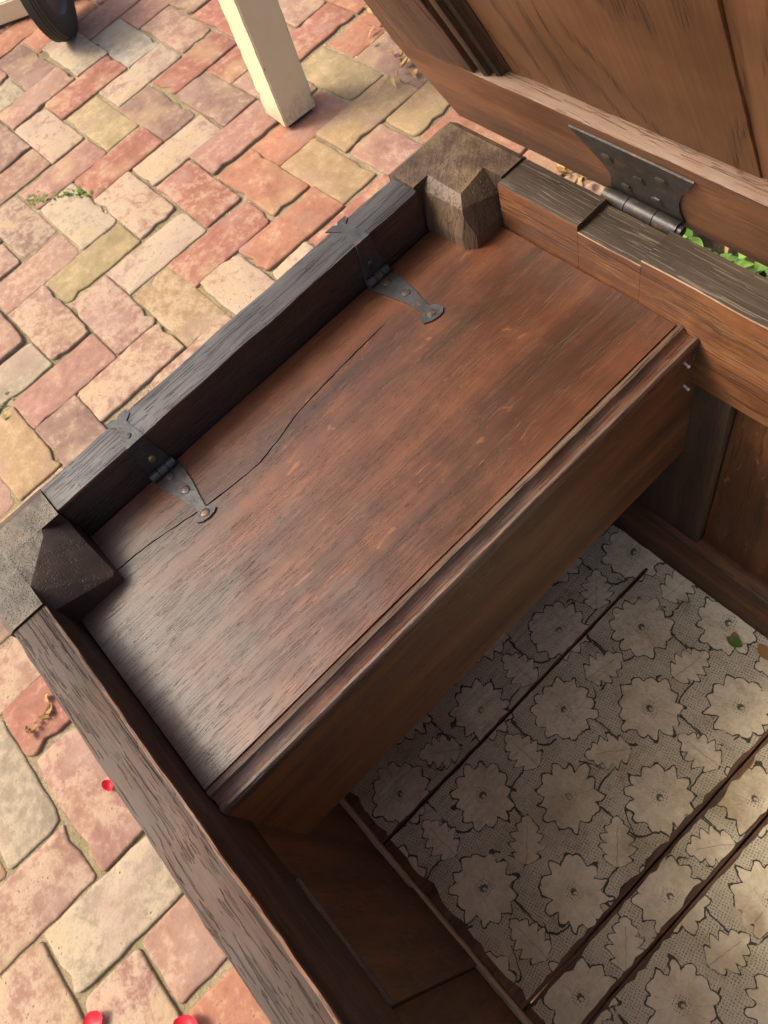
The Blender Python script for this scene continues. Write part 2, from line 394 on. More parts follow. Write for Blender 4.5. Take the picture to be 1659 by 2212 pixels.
# printed lining paper: flowers and lobed leaves alternate like a chequerboard along the chest's own axes
def paper_mat():
    g = G('printed_lining_paper')
    P = 0.0688
    co = g.coord()
    p = g.sep(co)
    wob = g.noise(co, 120.0, 2)
    wob2 = g.noise(g.comb(p[0] + 3.1, p[1] + 7.7, p[2]), 120.0, 2)
    x = (p[0] - 0.3005 + (wob - 0.5) * 0.0045) / P
    y = (p[1] - 0.3425 + (wob2 - 0.5) * 0.0045) / P
    a = (x + y) * 0.5
    b = (x - y) * 0.5
    W = 0.0148

    def cell(da):
        fa = (a + da).fract() - 0.5
        fb = (b + da).fract() - 0.5
        ida = (a + da).floor(); idb = (b + da).floor()
        rn = g.white(g.comb(ida, idb, da * 3.0))
        return fa + fb, fa - fb, rn

    u, v, rn = cell(0.5)
    r = (u * u + v * v).sqrt()
    th = v.atan2(u) + rn * 6.28
    pet = ((th * (13 / 6.28318)).fract() * 2.0 - 1.0).abs()
    wav = g.noise(g.comb(u * 3.0, v * 3.0, rn * 30.0), 1.4, 1)
    R = 0.550 + (wav - 0.5) * 0.30 - pet.pow(1.25) * 0.105
    in_f = r.lt(R)
    line_f = (r - R).abs().lt(W)
    vein = (pet.gt(0.90)) * r.gt(0.16) * in_f * 0.14 * g.noise(co, 60.0, 1).gt(0.52)
    eye = r.lt(0.055) * (1.0 - ((u - 0.022) * (u - 0.022) + v * v).sqrt().lt(0.028))
    halo = r.lt(0.135)
    # leaf
    lu, lv, rl = cell(0.0)
    ang = (rl * 4.0).floor() * 0.9 + 2.2
    ca, sa = ang.cos(), ang.sin()
    ru = lu * ca - lv * sa
    rv = lu * sa + lv * ca
    t = (ru + 0.34) / 0.74
    tc = t.clamp()
    av = rv.abs()
    lob = ((tc * 4.6 - av * 1.6 + 0.15).fract() * 2.0 - 1.0).abs()
    wd = (tc * 3.14159).sin().max(0.0).pow(0.62) * (1.0 - tc * 0.42) * 0.36 * (1.0 - lob.pow(1.5) * 0.45)
    in_l = av.lt(wd) * t.gt(0.0) * t.lt(1.0)
    wd_o = wd + W * 1.7
    line_l = av.lt(wd_o) * (1.0 - in_l) * t.gt(-0.02) * t.lt(1.03) * (1.0 - (tc.lt(0.02) * av.gt(0.03)))
    mid = rv.abs().lt(0.007) * in_l * ru.lt(0.25) * 0.35
    inside = in_f.max(in_l)
    # tendrils
    gate = g.noise(co, 34.0, 1)
    t1 = ((b + (a * 6.28318).sin() * 0.17 + 0.25).fract() - 0.5).abs().lt(W * 0.85)
    t2 = ((a + (b * 6.28318).cos() * 0.15 + 0.03).fract() - 0.5).abs().lt(W * 0.85)
    t3 = ((x + (y * 9.4).sin() * 0.25 + 0.5).fract() - 0.5).abs().lt(W * 1.3)
    ten = (t1 * gate.gt(0.42)).max(t2 * gate.lt(0.56)).max(t3 * gate.gt(0.56)) * (1.0 - inside)
    # stipple
    dx = (x * 22.0 + y * 6.0).fract() - 0.5
    dy = (y * 22.0 - x * 6.0).fract() - 0.5
    dot = (dx * dx + dy * dy).sqrt().lt(0.27)
    st = dot * (1.0 - inside).max(halo * in_f * 0.9)
    fade = g.noise(co, 30.0, 4, 0.7)
    ink = line_f.max(line_l).max(ten).max(eye * 0.9) * fade.step(0.33, 0.42)
    ink = ink.max(st * fade.step(0.30, 0.5) * 0.62).max(vein).max(mid)
    age = g.noise(co, 9.0, 5, 0.65) - (g.noise(co, 4.5, 3, 0.6).step(0.52, 0.66)) * 0.10
    colr = g.ramp(age, [(0.3, (0.46, 0.36, 0.22)), (0.5, (0.70, 0.60, 0.42)), (0.72, (0.77, 0.68, 0.50))])
    colr = g.mix((1.0 - inside) * 0.30, colr, (0.34, 0.315, 0.24))
    fine = g.noise(co, 140.0, 4, 0.7)
    colr = g.shade(colr, fine * 0.5 + 0.75)
    colr = g.mix(g.noise(co, 21.0, 4, 0.7).step(0.58, 0.74) * 0.5, colr, (0.24, 0.155, 0.085))
    colr = g.mix(ink * 0.92, colr, (0.022, 0.027, 0.020))
    crease = g.noise(g.comb(p[0] * 130.0, p[1] * 6.0, 0.0), 1.0, 2)
    return g.out(colr, 0.75, fine * 0.35 + g.noise(co, 24.0, 5, 0.65) * 1.6 + crease * 0.5 - ink * 0.12, 0.0042, 1.0, 0.25)


M['paper'] = paper_mat()


# ------------------------------------------------------------------ mesh helpers
def link(name, me, parent=None, loc=None, rot=None):
    o = bpy.data.objects.new(name, me)
    col.objects.link(o)
    if parent is not None: o.parent = parent
    if loc is not None: o.location = loc
    if rot is not None: o.rotation_euler = rot
    return o


def finish(bm, name, mats, smooth=35):
    me = bpy.data.meshes.new(name)
    bmesh.ops.recalc_face_normals(bm, faces=bm.faces)
    bm.to_mesh(me); bm.free()
    for mt in (mats if isinstance(mats, (list, tuple)) else [mats]):
        me.materials.append(mt)
    if smooth:
        for pl in me.polygons: pl.use_smooth = True
        me.set_sharp_from_angle(angle=math.radians(smooth))
    return me


def tag(o, label, cat, group=None):
    o['label'] = label; o['category'] = cat
    if group: o['group'] = group
    return o


def add_box(bm, x0, x1, y0, y1, z0, z1, mi=0):
    vs_ = [bm.verts.new(c) for c in ((x0, y0, z0), (x1, y0, z0), (x1, y1, z0), (x0, y1, z0), (x0, y0, z1), (x1, y0, z1), (x1, y1, z1), (x0, y1, z1))]
    fs = [(0, 3, 2, 1), (4, 5, 6, 7), (0, 1, 5, 4), (1, 2, 6, 5), (2, 3, 7, 6), (3, 0, 4, 7)]
    return [bm.faces.new([vs_[i] for i in f]) for f in fs], vs_


def board(name, box, mats, axis, parent, bevel=0.0015, wob=0.0005, cuts=28, loc=(0, 0, H), rot=None, top_mi=None, worn_rule=None, seed=0.0, wscale=28.0, segs=2):
    """a worn board: bevelled long edges that waver a little"""
    x0, x1, y0, y1, z0, z1 = box
    bm = bmesh.new()
    add_box(bm, *box)
    ai = 'xyz'.index(axis)
    lo, hi = (x0, y0, z0)[ai], (x1, y1, z1)[ai]
    nrm = Vector((0, 0, 0)); nrm[ai] = 1
    long_e = [e for e in bm.edges if abs((e.verts[0].co - e.verts[1].co).normalized()[ai]) > 0.9]
    if bevel:
        res = bmesh.ops.bevel(bm, geom=long_e, offset=bevel, segments=segs, profile=0.6, affect='EDGES')
        bev = res['faces']
        if worn_rule:
            for f in bev:
                f.material_index = worn_rule(f.calc_center_median())
    if top_mi is not None:
        for f in bm.faces:
            f.normal_update()
            if f.normal.z > 0.9: f.material_index = top_mi
    for k in range(1, cuts):
        c = Vector((0, 0, 0)); c[ai] = lo + (hi - lo) * k / cuts
        bmesh.ops.bisect_plane(bm, geom=bm.verts[:] + bm.edges[:] + bm.faces[:], plane_co=c, plane_no=nrm)
    if wob:
        for v in bm.verts:
            q = v.co * wscale + Vector((seed * 7.3, seed * 3.1, seed))
            d = noise.noise_vector(q) * wob + noise.noise_vector(q * 3.3) * (wob * 0.5)
            d[ai] = 0
            v.co += d
    return link(name, finish(bm, name, mats), parent, loc, rot)


def extrude_profile(name, prof, axis, lo, hi, mats, parent, cuts=30, worn=(), wob=0.0003, loc=(0, 0, H), rot=None, closed=True, seed=0.0):
    """prof: 2-D points in the two other axes"""
    bm = bmesh.new()
    ai = 'xyz'.index(axis)
    oi = [i for i in range(3) if i != ai]
    rings = []
    for k in range(cuts + 1):
        t = lo + (hi - lo) * k / cuts
        ring = []
        for (p, q) in prof:
            c = [0, 0, 0]; c[ai] = t; c[oi[0]] = p; c[oi[1]] = q
            v = Vector(c)
            d = noise.noise_vector(v * 45 + Vector((seed, seed, seed))) * wob + noise.noise_vector(v * 160) * wob * 0.5
            d[ai] = 0
            ring.append(bm.verts.new(v + d))
        rings.append(ring)
    n = len(prof)
    for k in range(cuts):
        for i in range(n if closed else n - 1):
            j = (i + 1) % n
            fc = bm.faces.new((rings[k][i], rings[k][j], rings[k + 1][j], rings[k + 1][i]))
            if i in worn: fc.material_index = 1
    if closed:
        bm.faces.new(rings[0]); bm.faces.new(list(reversed(rings[-1])))
    return link(name, finish(bm, name, mats, 40), parent, loc, rot)


def cyl(bm, p0, p1, r, n=20, caps=True, r1=None):
    p0, p1 = Vector(p0), Vector(p1)
    d = (p1 - p0).normalized()
    s_ = d.orthogonal().normalized(); t_ = d.cross(s_)
    A = [bm.verts.new(p0 + (s_ * math.cos(6.28318 * i / n) + t_ * math.sin(6.28318 * i / n)) * r) for i in range(n)]
    B = [bm.verts.new(p1 + (s_ * math.cos(6.28318 * i / n) + t_ * math.sin(6.28318 * i / n)) * (r1 or r)) for i in range(n)]
    for i in range(n):
        bm.faces.new((A[i], A[(i + 1) % n], B[(i + 1) % n], B[i]))
    if caps:
        bm.faces.new(A); bm.faces.new(B)


def plate(bm, pts, thick, to3, bev=0.0):
    """prism over a 2-D outline; to3(p, q, h) -> point"""
    A = [bm.verts.new(to3(p, q, 0)) for p, q in pts]
    B = [bm.verts.new(to3(p, q, thick)) for p, q in pts]
    n = len(pts)
    for i in range(n):
        bm.faces.new((A[i], A[(i + 1) % n], B[(i + 1) % n], B[i]))
    bm.faces.new(A); bm.faces.new(list(reversed(B)))


def dome(bm, c, r, h, to3, n=10, flat=0.55, seed=0):
    q = random.Random(seed)
    c0 = []
    for (rr, hh) in ((1.0, 0.0), (0.86, 0.65), (flat, 1.0)):
        c0.append([bm.verts.new(to3(c[0] + r * rr * math.cos(6.283 * i / n) * q.uniform(0.88, 1.1), c[1] + r * rr * math.sin(6.283 * i / n) * q.uniform(0.88, 1.1), h * hh)) for i in range(n)])
    for k in range(2):
        for i in range(n):
            bm.faces.new((c0[k][i], c0[k][(i + 1) % n], c0[k + 1][(i + 1) % n], c0[k + 1][i]))
    bm.faces.new(c0[2])


# ------------------------------------------------------------------ ground, paving
def sheet(name, x0, x1, y0, y1, z, mat):
    bm = bmesh.new()
    bm.faces.new([bm.verts.new(c) for c in ((x0, y0, z), (x1, y0, z), (x1, y1, z), (x0, y1, z))])
    o = link(name, finish(bm, name, mat, 0))
    o['kind'] = 'structure'
    return o


ground = sheet('ground', -60, 60, -60, 60, -0.0058, M['sand'])
SP = (-1.7826, 0.7581)
VI = (0.1141, -0.0006)
VJ = (-0.0026, 0.1126)


def lat(i, j):
    return (SP[0] + VI[0] * i + VJ[0] * j, SP[1] + VI[1] * i + VJ[1] * j)


def in_bed(x, y): return x > -0.27 and y > 0.98


def brick_mesh(k):
    q = random.Random(100 + k)
    hx, hy = 0.1119, 0.0539
    n = 44
    pts = []
    rad = [q.uniform(0.0025, 0.008) for _ in range(4)]
    if k % 3 == 0: rad[q.randrange(4)] = q.uniform(0.012, 0.022)
    cs = [(hx, hy), (-hx, hy), (-hx, -hy), (hx, -hy)]
    for ci, (cx, cy) in enumerate(cs):
        r = rad[ci]; sx, sy = math.copysign(1, cx), math.copysign(1, cy)
        a0 = [0, 90, 180, 270][ci]
        for s_ in range(4):
            a_ = math.radians(a0 + 30 * s_)
            pts.append((cx - sx * r + r * math.cos(a_), cy - sy * r + r * math.sin(a_)))
        nx, ny = cs[(ci + 1) % 4]
        steps = 9 if ci % 2 == 0 else 4
        r2 = rad[(ci + 1) % 4]
        e0 = pts[-1]
        sx2, sy2 = math.copysign(1, nx), math.copysign(1, ny)
        a1 = math.radians([90, 180, 270, 0][ci])
        e1 = (nx - sx2 * r2 + r2 * math.cos(a1), ny - sy2 * r2 + r2 * math.sin(a1))
        for s_ in range(1, steps):
            f = s_ / steps
            pts.append((e0[0] + (e1[0] - e0[0]) * f, e0[1] + (e1[1] - e0[1]) * f))
    bm = bmesh.new()
    rings = []
    ec = q.uniform(0.7, 1.3)
    chips = [(q.choice(pts), q.uniform(0.010, 0.024), q.uniform(0.003, 0.009)) for _ in range(q.randrange(1, 4))]
    for (ins, z) in ((0.0055, 0.0), (0.0022, -0.0007), (0.0005, -0.0024), (0.0, -0.006), (0.0, -0.05)):
        ring = []
        for (px, py) in pts:
            w = noise.noise_vector(Vector((px * 34, py * 34, k * 5.7))) * 0.0030 * ec + noise.noise_vector(Vector((px * 110, py * 110, k * 3.3))) * 0.0013
            x_, y_ = px + w.x, py + w.y
            cut = ins
            for (cp, cr, cd) in chips:
                d2 = math.hypot(px - cp[0], py - cp[1])
                if d2 < cr: cut += cd * (1 - d2 / cr) * (1.0 if z > -0.04 else 0.4)
            L = math.hypot(px, py)
            nx, ny = (math.copysign(1, px) if abs(abs(px) - hx) < 0.014 else 0), (math.copysign(1, py) if abs(abs(py) - hy) < 0.014 else 0)
            nl = math.hypot(nx, ny) or 1
            x_ -= nx / nl * cut; y_ -= ny / nl * cut
            zz = z + (noise.noise(Vector((px * 22, py * 22, k * 2.2))) * 0.0014 if z > -0.02 else 0)
            ring.append(bm.verts.new((x_, y_, zz)))
        rings.append(ring)
    N = len(pts)
    for a_, b_ in zip(rings, rings[1:]):
        for i in range(N):
            bm.faces.new((a_[i], b_[i], b_[(i + 1) % N], a_[(i + 1) % N]))
    c = bm.verts.new((0, 0, 0.0008))
    for i in range(N):
        bm.faces.new((rings[0][i], rings[0][(i + 1) % N], c))
    return finish(bm, 'brick', M['brick'], 60)


brick_variants = [brick_mesh(k) for k in range(16)]
BC = {'R': (0.37, 0.132, 0.088), 'P': (0.40, 0.215, 0.150), 'W': (0.42, 0.275, 0.20), 'Y': (0.40, 0.29, 0.145), 'O': (0.41, 0.165, 0.095),
      'V': (0.29, 0.165, 0.125), 'C': (0.39, 0.31, 0.21), 'YO': (0.41, 0.26, 0.125), 'G': (0.35, 0.31, 0.26), 'PK': (0.39, 0.19, 0.142), 'OL': (0.33, 0.245, 0.115)}
LIME = {'R': 0.30, 'P': 0.45, 'W': 0.8, 'Y': 0.25, 'O': 0.15, 'V': 0.25, 'C': 0.6, 'YO': 0.2, 'G': 0.4, 'PK': 0.25, 'OL': 0.15}
TABLE = {(-1, 3): 'PK', (-2, 2): 'PK', (0, 4): 'V', (0, 3): 'P', (1, 4): 'R', (2, 5): 'P', (5, 5): 'O', (6, 6): 'R', (-3, 1): 'O', (-4, 0): 'O', (-2, 1): 'C', (-1, 2): 'G',
         (3, 3): 'R', (4, 4): 'R', (6, 5): 'V', (7, 6): 'PK', (-3, 0): 'V', (1, 1): 'W', (2, 2): 'R', (4, 3): 'P', (5, 4): 'Y', (-2, -2): 'C', (-1, -1): 'P', (0, 0): 'R', (2, 1): 'V',
         (3, 2): 'V', (7, 3): 'YO', (8, 4): 'YO', (0, -1): 'P', (1, 0): 'Y', (5, 1): 'PK', (6, 2): 'O', (-1, -2): 'V', (3, -1): 'R', (4, 0): 'W', (7, 2): 'YO', (8, 3): 'PK', (9, 4): 'O',
         (1, -3): 'P', (2, -2): 'PK', (5, 0): 'R', (6, 1): 'O', (3, -2): 'C', (4, -1): 'P', (8, 0): 'O', (9, 1): 'R', (2, -3): 'V', (6, -2): 'W', (7, -1): 'R', (4, -4): 'P', (5, -3): 'OL',
         (7, -2): 'YO', (8, -1): 'P', (9, 0): 'W', (4, -5): 'P', (5, -4): 'P', (6, -3): 'PK', (6, -6): 'C', (7, -5): 'PK', (8, -4): 'P', (8, -5): 'V', (7, -6): 'YO', (9, -7): 'P',
         (10, -7): 'P', (11, -9): 'P', (12, -8): 'R', (12, -9): 'C', (13, -8): 'PK', (14, -10): 'P', (15, -9): 'C', (16, -8): 'P', (15, -10): 'P', (16, -9): 'PK', (17, -8): 'O', (10, 2): 'O', (11, 3): 'O',
         (9, -4): 'V', (14, -9): 'P', (13, -10): 'R'}
MOREL = {(0, -1): 0.85, (4, -1): 0.75, (5, 0): 0.45, (6, -2): 0.85, (8, -1): 0.85, (3, -2): 0.8, (2, -3): 0.6, (7, -2): 0.5, (13, -8): 0.45, (15, -9): 0.7, (6, -3): 0.6, (5, -4): 0.6, (8, -4): 0.6,
         (16, -9): 0.7, (14, -10): 0.55, (12, -9): 0.5, (0, 3): 0.5, (4, 0): 0.7}
bq = random.Random(11)
rest = bmesh.new()
count = 0
for i in range(-18, 30):
    for j in range(-22, 18):
        mod = (i - j) % 4
        if mod == 0: ci, cj, typ = i + 0.5, j + 1.0, 'A'
        elif mod == 1: ci, cj, typ = i + 1.0, j + 0.5, 'B'
        else: continue
        x, y = lat(ci, cj)
        if in_bed(x, y): continue
        ang = (math.pi / 2 if typ == 'A' else 0.0) + math.pi * bq.randrange(2) + bq.gauss(0, 0.012)
        loc = Vector((x + bq.gauss(0, 0.0022), y + bq.gauss(0, 0.0022), bq.gauss(0, 0.0022)))
        sc = (bq.gauss(1, 0.012), bq.gauss(1, 0.018), 1)
        key = TABLE.get((i, j)) or bq.choice(['R', 'P', 'P', 'PK', 'O', 'V', 'W', 'YO', 'P'])
        lime = MOREL.get((i, j), LIME[key] * bq.uniform(0.7, 1.3))
        vk = bq.randrange(16)
        tilt = (bq.gauss(0, 0.010), bq.gauss(0, 0.006), ang)
        jit = bq.uniform(0.92, 1.08)
        rel = loc - CAM
        zc = rel.dot(fwd)
        inside = False
        if zc > 0.1:
            px = 829.5 + 1708 * rel.dot(right) / zc
            py = 1106 + 1708 * rel.dot(down) / zc
            inside = -140 < px < 1500 and -110 < py < 2380 and not (x > 0.12 and y > 0.0) and not (-0.02 < x and y > 0.3 and y < 0.85)
        if inside:
            me = brick_variants[vk]
            o = link('brick', me, ground)
            o.location = loc; o.rotation_euler = tilt; o.scale = sc
            c = [u_ * 0.86 + w_ * 0.14 for u_, w_ in zip(BC[key], (0.36, 0.29, 0.23))]
            jit *= 0.74
            o.color = (c[0] * jit, c[1] * jit, c[2] * jit, max(0.02, min(1, lime)))
            count += 1
        else:
            mt = Matrix.LocRotScale(loc, Matrix.Rotation(ang, 3, 'Z'), Vector(sc))
            f0 = len(rest.verts)
            bm2 = bmesh.new(); bm2.from_mesh(brick_variants[vk])
            vm = {}
            for v in bm2.verts: vm[v.index] = rest.verts.new(mt @ v.co)
            for f in bm2.faces: rest.faces.new([vm[v.index] for v in f.verts])
            bm2.free()
print('bricks', count)
ro = link('outlying_bricks', finish(rest, 'outlying_bricks', M['brick'], 60), ground)
ro['kind'] = 'stuff'
ro.color = (0.33, 0.15, 0.10, 0.45)

# planting bed behind the chest
bm = bmesh.new()
nb = 40
grid = [[bm.verts.new((-0.27 + 3.0 * a_ / nb, 0.985 + 2.4 * b_ / nb, -0.010 + 0.018 * noise.noise(Vector((a_ * 0.7, b_ * 0.7, 3))) + 0.012 * min(1, a_, b_))) for b_ in range(nb + 1)] for a_ in range(nb + 1)]
for a_ in range(nb):
    for b_ in range(nb):
        bm.faces.new((grid[a_][b_], grid[a_ + 1][b_], grid[a_ + 1][b_ + 1], grid[a_][b_ + 1]))
bed = link('planting_bed', finish(bm, 'planting_bed', M['soil'], 60)); bed['kind'] = 'structure'


def leaf_faces(bm, base, direc, up, length, width, curl=0.2):
    d = direc.normalized(); s_ = d.cross(up).normalized(); u = s_.cross(d)
    rows = []
    for f, w in ((0.0, 0.06), (0.25, 0.75), (0.5, 1.0), (0.75, 0.72), (1.0, 0.04)):
        c = base + d * (length * f) - u * (curl * length * f * f)
        rows.append([bm.verts.new(c - s_ * (w * width / 2) + u * (0.12 * width * w)), bm.verts.new(c), bm.verts.new(c + s_ * (w * width / 2) + u * (0.12 * width * w))])
    for r0, r1 in zip(rows, rows[1:]):
        for k in range(2):
            bm.faces.new((r0[k], r0[k + 1], r1[k + 1], r1[k]))


# ground cover plants: leafy shoots that nobody could count
lq = random.Random(5)
bm = bmesh.new()
for n_ in range(210):
    x = lq.uniform(-0.25, 0.75); y = lq.uniform(1.0, 1.75)
    h = lq.uniform(0.02, 0.11)
    base = Vector((x, y, 0.0))
    lean = Vector((lq.gauss(0, 0.25), lq.gauss(0, 0.25), 1)).normalized()
    for k in range(lq.randrange(3, 6)):
        hh = h * (k + 1) / 5
        a_ = lq.uniform(0, 6.28)
        for s_ in (0, math.pi):
            d = Vector((math.cos(a_ + s_), math.sin(a_ + s_), lq.uniform(0.15, 0.7)))
            L = lq.uniform(0.018, 0.034)
            leaf_faces(bm, base + lean * hh, d, Vector((0, 0, 1)), L, L * 0.58, lq.uniform(0.05, 0.4))
gc = link('ground_cover', finish(bm, 'ground_cover', M['leaf'], 60))
gc['kind'] = 'stuff'
tag(gc, 'fresh green leafy ground cover showing through the gap behind the chest', 'ground cover')

# moss growing in a joint
bm = bmesh.new()
for n_ in range(230):
    f = lq.random()
    if lq.random() < 0.8:
        cx, cy = -1.487 + 0.15 * f, 0.536 + 0.138 * f
        wdt = 0.009 if 0.1 < f < 0.8 else 0.016
        if 0.25 < f < 0.45 and lq.random() < 0.6: continue
    else:
        cx, cy = -0.985 + lq.gauss(0, 0.01), 0.15 + lq.gauss(0, 0.02); wdt = 0.01
    p0 = Vector((cx + lq.gauss(0, wdt), cy + lq.gauss(0, wdt * 0.6), -0.004))
    a_ = lq.uniform(0, 6.28)
    leaf_faces(bm, p0, Vector((math.cos(a_), math.sin(a_), lq.uniform(0.5, 1.6))), Vector((0.01, 0, 1)), lq.uniform(0.008, 0.018), lq.uniform(0.005, 0.010), 0.4)
mo = link('moss', finish(bm, 'moss', M['moss'], 60)); mo['kind'] = 'stuff'
tag(mo, 'small green weeds sprouting from a joint in the brick paving', 'moss')

# dry leaf litter
bm = bmesh.new()
for n_ in range(230):
    if n_ < 170:
        t_ = lq.random()
        x = -1.22 + 0.32 * t_ + lq.gauss(0, 0.035); y = 1.53 - 0.16 * t_ + lq.gauss(0, 0.035)
        z = abs(lq.gauss(0, 0.008))
    elif n_ < 200:
        x = -0.40 + lq.gauss(0, 0.035); y = 1.295 + lq.gauss(0, 0.010); z = 0.004
    else:
        x = lq.uniform(-0.28, 0.3); y = lq.uniform(1.0, 1.5); z = 0.012
    a_ = lq.uniform(0, 6.28)
    leaf_faces(bm, Vector((x, y, z + 0.004)), Vector((math.cos(a_), math.sin(a_), lq.uniform(-0.1, 0.7))), Vector((lq.gauss(0, 0.6), lq.gauss(0, 0.6), 1)), lq.uniform(0.012, 0.034), lq.uniform(0.005, 0.016), lq.uniform(-0.7, 0.9))
ll = link('leaf_litter', finish(bm, 'leaf_litter', M['dry'], 60)); ll['kind'] = 'stuff'
tag(ll, 'dried brown leaf litter on the bricks beside the chest lid', 'leaf litter')

# crumbs of mortar and grit in the joints
bm = bmesh.new()
for n_ in range(900):
    i_ = lq.randrange(-6, 19); f = lq.uniform(-11, 6)
    x, y = lat(i_, f) if lq.random() < 0.5 else lat(f + 8, i_ - 10)
    x += lq.gauss(0, 0.003); y += lq.gauss(0, 0.003)
    r = lq.uniform(0.0012, 0.0035)
    mtx = Matrix.Translation((x, y, -0.010 + r)) @ Matrix.Diagonal((r, r * lq.uniform(0.6, 1), r * lq.uniform(0.5, 0.9), 1))
    bmesh.ops.create_icosphere(bm, subdivisions=1, radius=1.0, matrix=mtx)
gt = link('grit', finish(bm, 'grit', M['pebble'], 60), ground); gt['kind'] = 'stuff'


def curled_leaf(name, pts, width, mat, z0=0.004):
    bm = bmesh.new()
    for k, (x, y) in enumerate(pts[:-1]):
        x2, y2 = pts[k + 1]
        d = Vector((x2 - x, y2 - y, 0))
        for s_ in range(2):
            dd = Matrix.Rotation(lq.uniform(-0.9, 0.9), 3, 'Z') @ d
            dd.z = lq.uniform(0.0, 0.010)
            leaf_faces(bm, Vector((x, y, z0 + lq.uniform(0, 0.004))), dd, Vector((lq.gauss(0, 0.7), lq.gauss(0, 0.7), 1)), d.length * lq.uniform(0.9, 1.7), width * lq.uniform(0.7, 1.5), lq.uniform(-0.8, 0.8))
    cen = sum((Vector((x, y, 0)) for x, y in pts), Vector()) / len(pts)
    for v in bm.verts:
        v.co -= cen
        v.co.z = max(v.co.z, 0.0035)
    return link(name, finish(bm, name, mat, 80), None, cen)


def gpx(px, py, z):                            # where a sight line meets a height, to put small litter on the paving
    v = right * ((px - 829.5) / 1708.17) + down * ((py - 1106) / 1708.17) + fwd
    t_ = (z - CAM.z) / v.z
    return (CAM.x + v.x * t_, CAM.y + v.y * t_)


tag(curled_leaf('dry_leaf', [gpx(102, 1505, 0), gpx(114, 1520, 0), gpx(122, 1538, 0), gpx(112, 1552, 0), gpx(98, 1556, 0)], 0.007, M['dry']), 'small curled yellow-brown dead leaf beside the front rail', 'leaf')
tag(curled_leaf('dry_leaf', [gpx(92, 1556, 0), gpx(84, 1568, 0), gpx(76, 1580, 0), gpx(66, 1586, 0), gpx(58, 1580, 0)], 0.007, M['dry']), 'twisted pale dead leaf on red brick near cream brick', 'leaf')
PX = [((240, 1698), 0.011, 'red petal half hidden under the edge of the front rail'), ((204, 2212), 0.019, 'red petal lying in a brick joint at the bottom left'), ((408, 2216), 0.018, 'red petal on the bricks at the bottom edge beside the chest')]
for (pp, r, lb) in PX:
    cx, cy = gpx(*pp, 0.004)
    bm = bmesh.new()
    rings = [[bm.verts.new((0, 0, 0.0))]]
    n = 16
    for k, (f, hz) in enumerate(((0.45, 0.001), (0.8, 0.002), (1.0, 0.005))):
        rings.append([bm.verts.new((r * f * math.cos(6.283 * i / n) * (1 + 0.10 * math.sin(3 * 6.283 * i / n)), r * f * 0.74 * math.sin(6.283 * i / n), hz + 0.003 * (1 + math.sin(2 * 6.283 * i / n + 1)) * f)) for i in range(n)])
    for i in range(n):
        bm.faces.new((rings[0][0], rings[1][i], rings[1][(i + 1) % n]))
        for k in (1, 2): bm.faces.new((rings[k][i], rings[k + 1][i], rings[k + 1][(i + 1) % n], rings[k][(i + 1) % n]))
    tag(link('petal', finish(bm, 'petal', M['petal'], 80), None, (cx, cy, 0.005), (0, 0, lq.uniform(0, 6))), lb, 'petal')

# ------------------------------------------------------------------ chest
chest = bpy.data.objects.new('chest', None)
col.objects.link(chest)
tag(chest, 'antique dark oak chest with its lid raised and a small lidded till inside', 'chest')
XE0, XE1 = -0.021, 0.010
YF0, YF1 = 0.184, 0.215
YB0, YB1 = 0.700, 0.7345
XR = 1.16

board('end_rail', (XE0, XE1, 0.263, 0.6565, -0.115, -0.0005), [M['rail_end'], M['worn_red'], M['rail_end_sky_sheen']], 'y', chest, 0.0022, 0.0009, 40, top_mi=2, worn_rule=lambda c: 1 if c.z > -0.02 and c.x > 0 else 0, seed=1)
board('front_rail', (0.0712, XR, YF0, YF1, -0.104, -0.0008), [M['rail_front'], M['worn_front'], M['pale_edge']], 'x', chest, 0.0026, 0.0013, 90, worn_rule=lambda c: 0 if c.z < -0.05 else (1 if c.y > 0.2 else 0), seed=2, wscale=34)
board('back_rail', (0.0628, 0.1475, YB0, YB1, -0.107, -0.0008), [M['rail_back'], M['worn_front'], M['rail_top']], 'x', chest, 0.0014, 0.0006, 14, top_mi=2, worn_rule=lambda c: 1 if c.z > -0.02 and c.y < 0.71 else 0, seed=3)
board('back_rail', (0.1478, 0.2082, YB0, YB1, -0.107, -0.0062), [M['rail_back'], M['worn'], M['rail_top']], 'x', chest, 0.0014, 0.0004, 10, top_mi=2, worn_rule=lambda c: 1 if c.z > -0.02 and c.y < 0.71 else 0, seed=3)
board('back_rail', (0.2085, XR, YB0, YB1, -0.107, -0.0004), [M['rail_back'], M['worn'], M['rail_top']], 'x', chest, 0.0016, 0.0007, 60, top_mi=2, worn_rule=lambda c: 1 if c.z > -0.02 and c.y < 0.71 else 0, seed=4)
board('end_rail', (XR + 0.052, XR + 0.083, 0.263, 0.6565, -0.115, -0.0005), M['rail_end'], 'y', chest, 0.0022, 0.0008, 20, seed=5)


